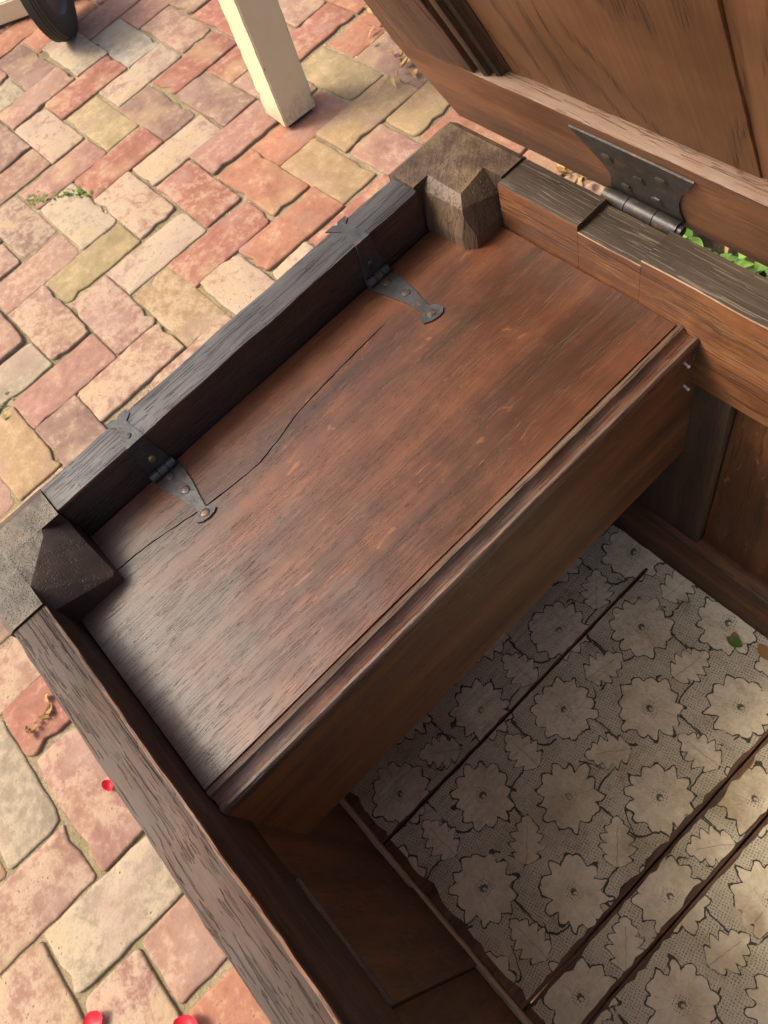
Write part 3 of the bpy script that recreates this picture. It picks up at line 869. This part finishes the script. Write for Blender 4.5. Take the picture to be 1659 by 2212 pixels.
def solid(bm, box, planes=(), bev=0.0, skip=None):
    """a box cut down by planes (point, outward normal)"""
    b2 = bmesh.new()
    add_box(b2, *box)
    for (pc, pn) in planes:
        r_ = bmesh.ops.bisect_plane(b2, geom=b2.verts[:] + b2.edges[:] + b2.faces[:], plane_co=Vector(pc), plane_no=Vector(pn), clear_outer=True)
        ed = [e for e in r_['geom_cut'] if isinstance(e, bmesh.types.BMEdge)]
        if ed: bmesh.ops.contextual_create(b2, geom=ed)
    if bev:
        ed = [e for e in b2.edges if all(v.co.z > -0.2 for v in e.verts) and not all(abs(v.co.x - skip[0]) < 1e-4 for v in e.verts) and not all(abs(v.co.y - skip[1]) < 1e-4 for v in e.verts)]
        bmesh.ops.bevel(b2, geom=ed, offset=bev, segments=2, profile=0.6, affect='EDGES', clamp_overlap=True)
    vm = {}
    for v in b2.verts: vm[v] = bm.verts.new(v.co)
    for f in b2.faces: bm.faces.new([vm[v] for v in f.verts])
    b2.free()


def pl3(a_, b_, c_, away):
    """plane through three points, normal pointing to 'away'"""
    a_, b_, c_ = Vector(a_), Vector(b_), Vector(c_)
    n_ = (b_ - a_).cross(c_ - a_).normalized()
    if n_.dot(Vector(away) - a_) < 0: n_ = -n_
    return (a_, n_)


def post_obj(bm, mat, side=None):
    # finer faces so the chopped wood can be uneven
    bmesh.ops.remove_doubles(bm, verts=bm.verts[:], dist=1e-6)
    bmesh.ops.recalc_face_normals(bm, faces=bm.faces)
    for f in bm.faces:
        f.normal_update()
        if f.normal.z < 0.93: f.material_index = 1
    return link('corner_post', finish(bm, 'corner_post', [mat, side or mat], 24), chest, (0, 0, H))


# front left post: inner corner chopped down in rough facets
bm = bmesh.new()
solid(bm, (-0.0235, 0.0150, 0.1825, 0.2622, -H, 0.0012), [((-0.0235, 0.18, -0.004), (-0.5, 0, 1)), ((0, 0.1825, -0.001), (0, -0.5, 1))])
solid(bm, (0.0150, 0.0704, 0.1825, 0.2142, -H, 0.0012), [((0, 0.1825, -0.001), (0, -0.5, 1))])
far = (0.09, 0.29, 0.02)
solid(bm, (0.0150, 0.0690, 0.2142, 0.2620, -0.62, 0.0010), [
    pl3((0.0143, 0.2455, 0.001), (0.0375, 0.2380, 0.001), (0.0300, 0.2600, -0.014), far),
    pl3((0.0375, 0.2380, 0.001), (0.0522, 0.2150, 0.001), (0.0640, 0.2440, -0.022), far),
    pl3((0.0330, 0.2480, -0.0075), (0.0480, 0.2620, -0.0230), (0.0600, 0.2440, -0.020), far),
    pl3((0.0540, 0.2150, -0.001), (0.0690, 0.2150, -0.016), (0.0660, 0.2420, -0.0235), far),
    ((0.0640, 0.2580, 0), (0.75, 0.66, 0.12))], 0.0013, (0.0150, 0.2142))
post_obj(bm, M['post_front'], M['post_side_front'])
# back left post
bm = bmesh.new()
solid(bm, (-0.0270, 0.0060, 0.6572, 0.7355, -H, 0.0015), [((-0.027, 0.7285, 0), (-0.7, 0.7, 0)), ((-0.0262, 0, -0.0005), (-0.6, 0, 1)), ((0, 0.7345, -0.001), (0, 0.5, 1))])
solid(bm, (0.0060, 0.0620, 0.7060, 0.7355, -H, 0.0015), [((0, 0.7345, -0.001), (0, 0.5, 1))])
far = (0.09, 0.63, 0.02)
solid(bm, (0.0060, 0.0635, 0.6600, 0.7060, -0.62, 0.0013), [
    pl3((0.0060, 0.6742, 0.0012), (0.0465, 0.6735, 0.0012), (0.0300, 0.6625, -0.0110), far),
    pl3((0.0060, 0.6660, -0.0070), (0.0440, 0.6655, -0.0095), (0.0300, 0.6600, -0.0330), far),
    pl3((0.0465, 0.6740, 0.0012), (0.0412, 0.7060, 0.0012), (0.0590, 0.6900, -0.0170), far),
    pl3((0.0560, 0.6750, -0.0130), (0.0540, 0.7060, -0.0100), (0.0632, 0.6900, -0.0330), far),
    ((0.0555, 0.6660, 0), (0.66, -0.75, 0.10))], 0.0013, (0.0060, 0.7060))
post_obj(bm, M['post_back'], M['post_side_back'])
for (y0, y1) in ((0.1825, 0.2622), (0.6572, 0.7355)):
    bm = bmesh.new()
    solid(bm, (XR + 0.001, XR + 0.085, y0, y1, -H, 0.001), [((0, y0, -0.001), (0, -0.5, 1))])
    post_obj(bm, M['post_front'])

# broken ledge under the back post, standing proud over the till lid
bm = bmesh.new()
plate(bm, [(0.004, 0.6590), (0.0420, 0.6610), (0.0530, 0.6600), (0.0610, 0.6700), (0.0636, 0.7000), (0.004, 0.7000)], 0.007, lambda p, q, h: Vector((p, q, -0.0470 + h)))
link('post_ledge', finish(bm, 'post_ledge', M['post_side_back'], 20), chest, (0, 0, H))

# walls below the rails
board('end_panel', (-0.010, 0.004, 0.262, 0.658, -0.560, -0.1155), M['inner_z'], 'z', chest, 0.001, 0.0004, 6)
board('bottom_end_rail', (XE0, XE1, 0.263, 0.6565, -0.640, -0.561), M['inner_x'], 'y', chest, 0.002, 0.0005, 8)
board('muntin', (0.0715, 0.3150, 0.190, 0.2138, -0.560, -0.1045), M['inner_z'], 'z', chest, 0.001, 0.0004, 8)
board('front_panel', (0.3160, 0.4165, 0.196, 0.2175, -0.560, -0.1052), [M['inner_z'], M['muntin']], 'x', chest, 0.0022, 0.0006, 16, worn_rule=lambda c: 1 if c.z > -0.2 and c.y > 0.21 else 0)
board('muntin', (0.4175, 0.530, 0.190, 0.2138, -0.560, -0.1045), M['inner_z'], 'z', chest, 0.001, 0.0004, 8)
board('front_panel', (0.531, 0.83, 0.196, 0.2215, -0.560, -0.1052), M['inner_z'], 'z', chest, 0.002, 0.0005, 8)
board('muntin', (0.831, XR, 0.190, 0.2138, -0.560, -0.1045), M['inner_z'], 'z', chest, 0.001, 0.0004, 8)
board('bottom_front_rail', (0.0712, XR, 0.184, 0.2135, -0.640, -0.561), M['inner_x'], 'x', chest, 0.002, 0.0006, 20)
board('muntin', (0.064, 0.2985, 0.7075, 0.7320, -0.400, -0.1075), M['muntin'], 'z', chest, 0.0015, 0.0005, 10, seed=3)
board('back_panel', (0.2995, 0.640, 0.7165, 0.7300, -0.400, -0.1075), M['back_panel'], 'z', chest, 0.001, 0.0005, 10)
board('muntin', (0.641, 0.76, 0.7075, 0.7320, -0.400, -0.1075), M['muntin'], 'z', chest, 0.0015, 0.0005, 10, seed=4)
board('back_panel', (0.761, XR, 0.7165, 0.7300, -0.400, -0.1075), M['back_panel'], 'z', chest, 0.001, 0.0005, 10)
board('bottom_back_rail', (0.064, XR, 0.6985, 0.7345, -0.640, -0.4005), [M['inner_x'], M['muntin']], 'x', chest, 0.0028, 0.0008, 40, worn_rule=lambda c: 1 if c.z > -0.45 and c.y < 0.71 else 0)
board('end_panel', (XR + 0.060, XR + 0.075, 0.262, 0.658, -0.640, -0.1155), M['inner_z'], 'z', chest, 0.001, 0.0004, 6)
board('floor_batten', (0.0712, XR, 0.2142, 0.2205, -0.512, -0.4800), [M['pale_edge']], 'x', chest, 0.0015, 0.0012, 60, seed=8, wscale=40)

# floor boards with their printed paper
ZF = -0.494
edges = [0.012, 0.128, 0.2575, 0.4765, 0.5255, 0.665, 0.80, 0.935, 1.07, 1.22]
for k, (a_, b_) in enumerate(zip(edges, edges[1:])):
    gap = 0.0009
    dz = [0, 0.001, 0.0004, -0.0012, 0.0010, 0, 0.001, 0, 0.001][k]
    fb = board('floor_board', (a_ + gap, b_ - gap, 0.2215, 0.6975, ZF - 0.016 + dz, ZF - 0.0012 + dz), M['floor_wood'], 'y', chest, 0.0015, 0.0006, 20, seed=k)
    # the paper: a thin torn sheet, ragged where it has split along the joints
    nx, ny = 22, 60
    bm = bmesh.new()
    rag = 0.0062 if edges[k + 1] in (0.4765, 0.5255) else (0.0022 if edges[k + 1] == 0.2575 else 0.0007)
    ragl = 0.0062 if a_ in (0.4765, 0.5255) else (0.0022 if a_ == 0.2575 else 0.0007)
    top = []
    for q_ in range(ny + 1):
        y = 0.2235 + (0.6965 - 0.2235) * q_ / ny
        tear = lambda s_, am: am * (0.35 + 0.9 * abs(noise.noise(Vector((y * 22, s_, k)))) + 0.9 * abs(noise.noise(Vector((y * 75, s_, k + 9)))))
        xa = a_ + gap + tear(1.0, ragl); xb = b_ - gap - tear(5.0, rag)
        fr = 0.018 * max(0, noise.noise(Vector((k * 3.0, 1.5, 0)))) if q_ == 0 else 0
        row = []
        for r_ in range(nx + 1):
            x = xa + (xb - xa) * r_ / nx
            yy = y
            if q_ == 0: yy += 0.006 + 0.012 * max(0, noise.noise(Vector((x * 38, 2, 0)))) + 0.006 * abs(noise.noise(Vector((x * 130, 2, 0))))
            if q_ == 1: yy += 0.006
            ed = min(1.0, min(r_, nx - r_) / 2.0)
            z = ZF + dz + 0.0002 + 0.0011 * noise.noise(Vector((x * 30, yy * 30, 0))) + 0.0006 * noise.noise(Vector((x * 90, yy * 90, 4))) + (1 - ed) * 0.0008 * (0.5 + noise.noise(Vector((x * 9, yy * 60, 7))))
            row.append(bm.verts.new((x, yy, max(z, ZF + dz - 0.0007))))
        top.append(row)
    for q_ in range(ny):
        for r_ in range(nx):
            bm.faces.new((top[q_][r_], top[q_][r_ + 1], top[q_ + 1][r_ + 1], top[q_ + 1][r_]))
    link('lining_paper', finish(bm, 'lining_paper', M['paper'], 60), fb)

# torn strip of the same paper turned up against the back
bm = bmesh.new()
rows = []
for k in range(61):
    x = 0.19 + 0.55 * k / 60
    w0 = 0.007 + 0.006 * noise.noise(Vector((x * 25, 3, 0)))
    rows.append([bm.verts.new((x, 0.6962 - w0 * 2.2, ZF + 0.002)), bm.verts.new((x, 0.6966 - w0, ZF + 0.006 + 0.003 * noise.noise(Vector((x * 40, 0, 0))))), bm.verts.new((x, 0.6974, ZF + 0.010 + 0.005 * noise.noise(Vector((x * 50, 1, 1)))))])
for r0, r1 in zip(rows, rows[1:]):
    for k in range(2): bm.faces.new((r0[k], r0[k + 1], r1[k + 1], r1[k]))
link('paper_edge_strip', finish(bm, 'paper_edge_strip', M['paper'], 60), chest, (0, 0, H))

# ---- till
ZT = -0.0457
CRACK = [(0.0545, 0.2165), (0.0561, 0.2538), (0.0580, 0.280), (0.0597, 0.2973), (0.0645, 0.322), (0.0690, 0.3453), (0.0722, 0.375), (0.0737, 0.4021), (0.0690, 0.428), (0.0628, 0.4525), (0.0600, 0.480), (0.0578, 0.5098), (0.0560, 0.540), (0.0550, 0.5615), (0.0545, 0.600), (0.0545, 0.640), (0.0545, 0.698)]


def crack_x(y):
    for (x0, y0), (x1, y1) in zip(CRACK, CRACK[1:]):
        if y0 <= y <= y1: return x0 + (x1 - x0) * (y - y0) / (y1 - y0)
    return CRACK[-1][0]


def gap_w(y):
    if y < 0.5615: return 0.00060 + 0.00036 * noise.noise(Vector((y * 60, 0, 0)))
    return 0.00004


def lid_board(xa, xb, name):
    """xa, xb: functions of y"""
    ny, nx = 150, 6
    bm = bmesh.new()
    tops, bots = [], []
    for q_ in range(ny + 1):
        y = 0.2165 + (0.698 - 0.2165) * q_ / ny
        a0, b0 = xa(y), xb(y)
        tr, br = [], []
        for r_ in range(nx + 1):
            x = a0 + (b0 - a0) * r_ / nx
            z = ZT + 0.0007 * noise.noise(Vector((x * 14, y * 9, 2)))
            tr.append(bm.verts.new((x, y, z))); br.append(bm.verts.new((x, y, ZT - 0.012)))
        tops.append(tr); bots.append(br)
    for q_ in range(ny):
        for r_ in range(nx):
            bm.faces.new((tops[q_][r_], tops[q_][r_ + 1], tops[q_ + 1][r_ + 1], tops[q_ + 1][r_]))
            bm.faces.new((bots[q_][r_], bots[q_ + 1][r_], bots[q_ + 1][r_ + 1], bots[q_][r_ + 1]))
        for s_ in (0, nx):
            bm.faces.new((tops[q_][s_], tops[q_ + 1][s_], bots[q_ + 1][s_], bots[q_][s_]))
    for q_ in (0, ny):
        for r_ in range(nx):
            bm.faces.new((tops[q_][r_], tops[q_][r_ + 1], bots[q_][r_ + 1], bots[q_][r_]))
    return link(name, finish(bm, name, M['till_lid'], 30), chest, (0, 0, H))


jag = lambda y: 0.0005 * noise.noise(Vector((y * 130, 0, 0)))
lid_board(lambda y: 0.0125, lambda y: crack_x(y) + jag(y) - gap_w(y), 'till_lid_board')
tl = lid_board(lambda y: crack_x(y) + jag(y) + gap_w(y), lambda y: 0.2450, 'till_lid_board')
prof = [(0.2451, -0.012), (0.2451, -0.0018), (0.2466, -0.0008), (0.2490, 0.0010), (0.2512, 0.0004), (0.2524, -0.0022), (0.2545, -0.0046), (0.2580, -0.0056), (0.2606, -0.0042), (0.2618, -0.0026), (0.2640, -0.0022), (0.2658, -0.0040), (0.2664, -0.0075), (0.2655, -0.0098), (0.2662, -0.0125), (0.2650, -0.0145), (0.2640, -0.0150), (0.2500, -0.0150)]
extrude_profile('till_lid_moulding', [(x, z + ZT) for x, z in prof], 'y', 0.2163, 0.6992, [M['moulding'], M['mould_worn']], chest, 110, (2, 3, 9, 10), 0.00035)
board('till_front', (0.2535, 0.2640, 0.2005, 0.7068, -0.2290, ZT - 0.0155), M['till_side'], 'y', chest, 0.0012, 0.0005, 30, seed=9)
board('till_bottom', (0.0110, 0.2530, 0.2150, 0.7000, -0.2280, -0.2160), M['till_side'], 'y', chest, 0.001, 0.0003, 6)
for (yy, zz, nm) in ((0.6861, -0.0640, 0), (0.6905, -0.0998, 0)):
    bm = bmesh.new()
    cyl(bm, (0.262, yy, zz), (0.2685, yy - 0.001, zz - 0.001), 0.0011, 8)
    bmesh.ops.create_icosphere(bm, subdivisions=1, radius=0.0017, matrix=Matrix.Translation((0.2688, yy - 0.001, zz - 0.001)))
    link('nail', finish(bm, 'nail', M['bright_nail'], 60), chest, (0, 0, H))
bm = bmesh.new()
cyl(bm, (0.2645, 0.6990, -0.0575), (0.2700, 0.6880, -0.0600), 0.0009, 8)
link('bent_nail', finish(bm, 'bent_nail', M['nail'], 60), chest, (0, 0, H))

# till hinges: cranked iron straps over the end rail
LID1 = [(0.0150, 0.3296), (0.0155, 0.3550), (0.0270, 0.3555), (0.0430, 0.3530), (0.0580, 0.3495), (0.0700, 0.3470), (0.0740, 0.3515), (0.0775, 0.3528), (0.0800, 0.3490), (0.0806, 0.3430), (0.0795, 0.3370), (0.0765, 0.3332), (0.0725, 0.3345), (0.0695, 0.3390), (0.0666, 0.3400), (0.0520, 0.3375), (0.0360, 0.3335), (0.0240, 0.3305)]
LID2 = [(0.0150, 0.5800), (0.0155, 0.6045), (0.0300, 0.6052), (0.0480, 0.6030), (0.0640, 0.5995), (0.0735, 0.5978), (0.0785, 0.6035), (0.0850, 0.6040), (0.0885, 0.6000), (0.0890, 0.5950), (0.0875, 0.5880), (0.0840, 0.5818), (0.0790, 0.5825), (0.0765, 0.5880), (0.0736, 0.5890), (0.0560, 0.5880), (0.0400, 0.5845), (0.0260, 0.5812)]
TOP1 = [(0.0118, 0.3335), (0.0120, 0.3510), (-0.0074, 0.3488), (-0.0122, 0.3486), (-0.0165, 0.3550), (-0.0225, 0.3552), (-0.0228, 0.3470), (-0.0200, 0.3440), (-0.0230, 0.3410), (-0.0232, 0.3342), (-0.0175, 0.3350), (-0.0126, 0.3388)]
TOP2 = [(0.0118, 0.5840), (0.0120, 0.5995), (-0.0090, 0.5970), (-0.0155, 0.5960), (-0.0195, 0.6018), (-0.0230, 0.6018), (-0.0234, 0.5930), (-0.0205, 0.5905), (-0.0234, 0.5880), (-0.0236, 0.5790), (-0.0180, 0.5830), (-0.0120, 0.5872)]
for (L, T, y0, y1, nl, ns) in ((LID1, TOP1, 0.3296, 0.3550, [(0.0225, 0.3425), (0.0440, 0.3445), (0.0748, 0.3435)], 1), (LID2, TOP2, 0.5800, 0.6045, [(0.0240, 0.5935), (0.0470, 0.5955), (0.0810, 0.5935)], 2)):
    bm = bmesh.new()
    plate(bm, L, 0.0010, lambda p, q, h: Vector((p, q, ZT + 0.0006 + h)))
    plate(bm, T, 0.0010, lambda p, q, h: Vector((p, q, -0.0004 + h)))
    plate(bm, [(-0.0400, y0 + 0.001), (-0.0400, y1 - 0.001), (-0.0200, y1 - 0.003), (0.0008, y1 - 0.0045), (0.0008, y0 + 0.0045), (-0.0200, y0 + 0.0025)], 0.0015, lambda p, q, h: Vector((0.0103 + h, q, p)))
    third = (y1 - y0) / 3
    for k in range(3):
        cyl(bm, (0.0150, y0 + third * k + 0.0003, ZT + 0.0045), (0.0150, y0 + third * (k + 1) - 0.0003, ZT + 0.0045), 0.0042, 14)
    hg = link('till_hinge', finish(bm, 'till_hinge', M['iron'], 35), chest, (0, 0, H))
    for k, c in enumerate(nl):
        bm = bmesh.new()
        dome(bm, c, 0.0045, 0.0011, lambda p, q, h: Vector((p, q, ZT + 0.0015 + h)), 8, 0.55, ns * 10 + k)
        link('nail', finish(bm, 'nail', M['nail'], 25), hg)
    bm = bmesh.new()
    dome(bm, ((y0 + y1) / 2, -0.026), 0.0036, 0.0014, lambda p, q, h: Vector((0.0118 + h, p, q)), 12, 0.7, 3 + ns)
    link('screw', finish(bm, 'screw', M['brass'] if ns == 1 else M['nail'], 25), hg)
    if ns == 1:
        bm = bmesh.new()
        dome(bm, (0.0020, (y0 + y1) / 2 - 0.0005), 0.0026, 0.0005, lambda p, q, h: Vector((p, q, 0.0010 + h)), 12, 0.7, 4)
        link('screw_hole', finish(bm, 'screw_hole', M['steel'], 25), hg)

# ---- lid, tipped forward over the back rail
PHI = 0.4308
LLOC = (0, 0.7551, H - 0.0147)
LROT = (PHI, 0, 0)
XL = -0.0405
bm = bmesh.new()
lid_main = board('lid', (XL, XR + 0.11, 0.0, 0.026, -0.0040, 0.1100), [M['lid_rail'], M['lid_rail'], M['lid_ledge']], 'x', chest, 0.0016, 0.0006, 60, loc=LLOC, rot=LROT, top_mi=2, seed=11)
for v in lid_main.data.vertices:
    if v.co.x < XL + 0.03: v.co.x -= 0.010 * math.sin(math.pi / 2 * max(0, min(1, v.co.z / 0.11)))
lid_main['label'] = 'warm brown bottom rail of the raised lid'
PT = 0.55
st = board('stile', (XL + 0.0005, 0.0440, 0.0, 0.026, 0.1108, 0.63), M['lid_stile'], 'z', lid_main, 0.0018, 0.0006, 30, loc=(0, 0, 0), seed=12)
for v in st.data.vertices:
    if v.co.x < XL + 0.02: v.co.x -= 0.010 * max(0, 1 - (v.co.z - 0.11) / 0.09)
extrude_profile('stile_moulding', [(0.0443, 0.022), (0.0443, 0.0075), (0.0470, 0.0080), (0.0490, 0.0030), (0.0535, 0.0016), (0.0575, 0.0028), (0.0590, 0.0062), (0.0615, 0.0068), (0.0640, 0.0050), (0.0670, 0.0062), (0.0690, 0.0100), (0.0720, 0.0122), (0.0720, 0.022)], 'z', 0.1106, PT, M['lid_mould'], lid_main, 40, (), 0.0003, loc=(0, 0, 0))
board('panel_board', (0.0725, 0.2752, 0.0125, 0.0210, 0.1040, PT + 0.01), M['lid_panel'], 'z', lid_main, 0.0006, 0.0009, 24, loc=(0, 0, 0), seed=13, wscale=14)
board('panel_board', (0.2757, 0.4200, 0.0142, 0.0215, 0.1040, PT + 0.01), M['lid_panel'], 'z', lid_main, 0.0010, 0.0009, 24, loc=(0, 0, 0), seed=14, wscale=14)
board('stile', (0.4205, 0.5200, 0.0, 0.026, 0.1108, PT), M['lid_stile'], 'z', lid_main, 0.0018, 0.0006, 20, loc=(0, 0, 0), seed=15)
board('panel_board', (0.5205, XR + 0.02, 0.0125, 0.0210, 0.1040, PT + 0.01), M['lid_panel'], 'z', lid_main, 0.0006, 0.0006, 20, loc=(0, 0, 0), seed=16)
board('stile', (XR + 0.0205, XR + 0.1095, 0.0, 0.026, 0.1108, 0.63), M['lid_stile'], 'z', lid_main, 0.0018, 0.0006, 20, loc=(0, 0, 0), seed=17)
board('top_rail', (0.0445, XR + 0.020, 0.0, 0.026, PT + 0.0005, 0.63), M['lid_rail'], 'x', lid_main, 0.0018, 0.0006, 30, loc=(0, 0, 0), seed=18)

# lid hinge: butterfly leaf, rolled barrel
LEAF = [(0.1314, 0.0987), (0.1600, 0.0990), (0.2000, 0.0988), (0.2356, 0.0982), (0.2290, 0.0830), (0.2194, 0.0669), (0.2125, 0.0480), (0.2090, 0.0320), (0.2085, 0.0100), (0.1400, 0.0100), (0.1430, 0.0230), (0.1478, 0.0360), (0.1486, 0.0440), (0.1475, 0.0530), (0.1450, 0.0630), (0.1401, 0.0775)]
bm = bmesh.new()
plate(bm, LEAF, 0.0015, lambda p, q, h: Vector((p, -0.0003 - h, q)))
lh = link('lid_hinge', finish(bm, 'lid_hinge', M['iron_lid'], 35), chest, LLOC, LROT)
for k, c in enumerate([(0.1572, 0.0728), (0.1811, 0.0578), (0.2054, 0.0758), (0.1612, 0.0304), (0.1898, 0.0330)]):
    bm = bmesh.new()
    dome(bm, c, 0.0058, 0.0016, lambda p, q, h: Vector((p, -0.0017 - h, q)), 7, 0.45, 40 + k)
    link('nail', finish(bm, 'nail', M['nail'], 25), lh)
bm = bmesh.new()
bx0, bx1 = 0.1385, 0.2085
cuts_ = [bx0, 0.1610, 0.1872, bx1]
for a_, b_ in zip(cuts_, cuts_[1:]):
    cyl(bm, (a_ + 0.0004, 0.7428, -0.0075), (b_ - 0.0004, 0.7428, -0.0075), 0.0064, 28)
cyl(bm, (bx0 - 0.001, 0.7428, -0.0075), (bx1 + 0.0035, 0.7428, -0.0075), 0.0044, 18)
link('hinge_barrel', finish(bm, 'hinge_barrel', M['iron_lid'], 35), chest, (0, 0, H))

# ------------------------------------------------------------------ cream post
post = bpy.data.objects.new('timber_post', None)
col.objects.link(post)
post.location = (-1.1015, 1.1080, 0)
post.rotation_euler = (0, 0, -0.075)
tag(post, 'cream painted square timber post standing on the brick paving', 'post')
bm = bmesh.new()
add_box(bm, -0.0455, 0.0455, -0.0445, 0.0445, 0.010, 2.3)
bmesh.ops.bevel(bm, geom=[e for e in bm.edges if abs(e.verts[0].co.z - e.verts[1].co.z) > 1], offset=0.003, segments=2, affect='EDGES')
for k in range(1, 90):
    bmesh.ops.bisect_plane(bm, geom=bm.verts[:] + bm.edges[:] + bm.faces[:], plane_co=(0, 0, 0.01 + k * 0.012), plane_no=(0, 0, 1))
for v in bm.verts:
    d = noise.noise_vector(v.co * 60) * 0.0010
    if v.co.x < -0.03 and v.co.y < -0.03: d += Vector((1, 1, 0)) * max(0, noise.noise(v.co * 45)) * 0.005
    d.z = 0
    v.co += d
link('shaft', finish(bm, 'shaft', M['cream_post'], 35), post)
bm = bmesh.new()
add_box(bm, -0.036, 0.036, -0.034, 0.034, -0.003, 0.0102)
link('foot_plate', finish(bm, 'foot_plate', M['steel'], 0), post)

# ------------------------------------------------------------------ trolley wheel and cream rail
tr = bpy.data.objects.new('garden_trolley', None)
col.objects.link(tr)
tr.location = (-1.988, 0.980, 0)
tr.rotation_euler = (0, 0, 0.948)
tag(tr, 'low cream trolley with a black rubber wheel at the top left', 'trolley')
RW, WW = 0.153, 0.048


def lathe(prof_, n=56):
    bm = bmesh.new()
    rings_ = [[bm.verts.new((ax_, r_ * math.cos(6.28318 * i / n), RW + r_ * math.sin(6.28318 * i / n))) for i in range(n)] for ax_, r_ in prof_]
    for a_, b_ in zip(rings_, rings_[1:]):
        for i in range(n): bm.faces.new((a_[i], a_[(i + 1) % n], b_[(i + 1) % n], b_[i]))
    return bm, rings_


hw = WW / 2
tp = [(-hw + 0.004, 0.098), (-hw, 0.108), (-hw, 0.128), (-hw + 0.004, 0.144)]
for k in range(5):
    c = -hw + 0.008 + k * (WW - 0.016) / 4
    rr = RW - 0.0005 - 0.0030 * abs(k - 2) / 2
    tp += [(c - 0.0040, rr - 0.001), (c - 0.0030, rr), (c + 0.0030, rr), (c + 0.0040, rr - 0.001), (c + 0.0042, rr - 0.0045), (c + 0.0055, rr - 0.0045)]
tp += [(hw - 0.004, 0.144), (hw - 0.001, 0.136), (hw, 0.128), (hw - 0.001, 0.116), (hw, 0.108), (hw - 0.004, 0.098)]
bm, rg_ = lathe(tp)
wheel = link('wheel', finish(bm, 'wheel', M['rubber'], 40), tr)
bm, rg_ = lathe([(hw - 0.004, 0.0985), (hw - 0.002, 0.092), (hw - 0.012, 0.084), (hw - 0.014, 0.050), (hw - 0.004, 0.044), (hw + 0.001, 0.038), (hw + 0.001, 0.001)])
link('rim', finish(bm, 'rim', M['rim'], 30), wheel)
bm, rg_ = lathe([(hw + 0.0012, 0.0240), (hw + 0.007, 0.0220), (hw + 0.009, 0.018), (hw + 0.009, 0.0005)], 24)
link('hub_cap', finish(bm, 'hub_cap', M['hub'], 40), wheel)
bm = bmesh.new()
cyl(bm, (-0.40, 0, RW), (hw, 0, RW), 0.008, 14)
link('axle', finish(bm, 'axle', M['steel'], 40), tr)
a0 = Vector((-0.62, 0.155, 0)); dr = Vector((1, 0, 0)); nr = Vector((0, 1, 0))
bm = bmesh.new()
L = 0.80
cs = [a0, a0 + dr * L, a0 + dr * L + nr * 0.07, a0 + nr * 0.07]
lo_ = [bm.verts.new(c + Vector((0, 0, 0.006))) for c in cs]
hi_ = [bm.verts.new(c + Vector((0, 0, 0.062))) for c in cs]
for i in range(4): bm.faces.new((lo_[i], lo_[(i + 1) % 4], hi_[(i + 1) % 4], hi_[i]))
bm.faces.new(lo_); bm.faces.new(hi_)
bmesh.ops.bevel(bm, geom=bm.edges[:], offset=0.004, segments=2, affect='EDGES')
link('base_rail', finish(bm, 'base_rail', M['cream'], 40), tr)

# ------------------------------------------------------------------ bits lying on the lining paper
def flake(name, px, py, L, w, mat, label, cat):
    x, y = gpx(px, py, H + ZF + 0.004)
    bm = bmesh.new()
    a_ = lq.uniform(0, 6.28)
    leaf_faces(bm, Vector((0, 0, 0)), Vector((math.cos(a_), math.sin(a_), 0.1)), Vector((0, 0, 1)), L, w, 0.1)
    tag(link(name, finish(bm, name, mat, 80), None, (x, y, H + ZF + 0.0055)), label, cat)


flake('green_leaf', 1603, 1398, 0.020, 0.014, M['leaf'], 'tiny green leaf lying on the lining paper inside the chest', 'leaf')
flake('leaf_flake', 1586, 1365, 0.015, 0.010, M['flake'], 'small orange brown flake above the tiny green leaf', 'flake')
flake('leaf_flake', 1640, 1390, 0.022, 0.014, M['flake'], 'larger orange brown flake at the foot of the back rail', 'flake')
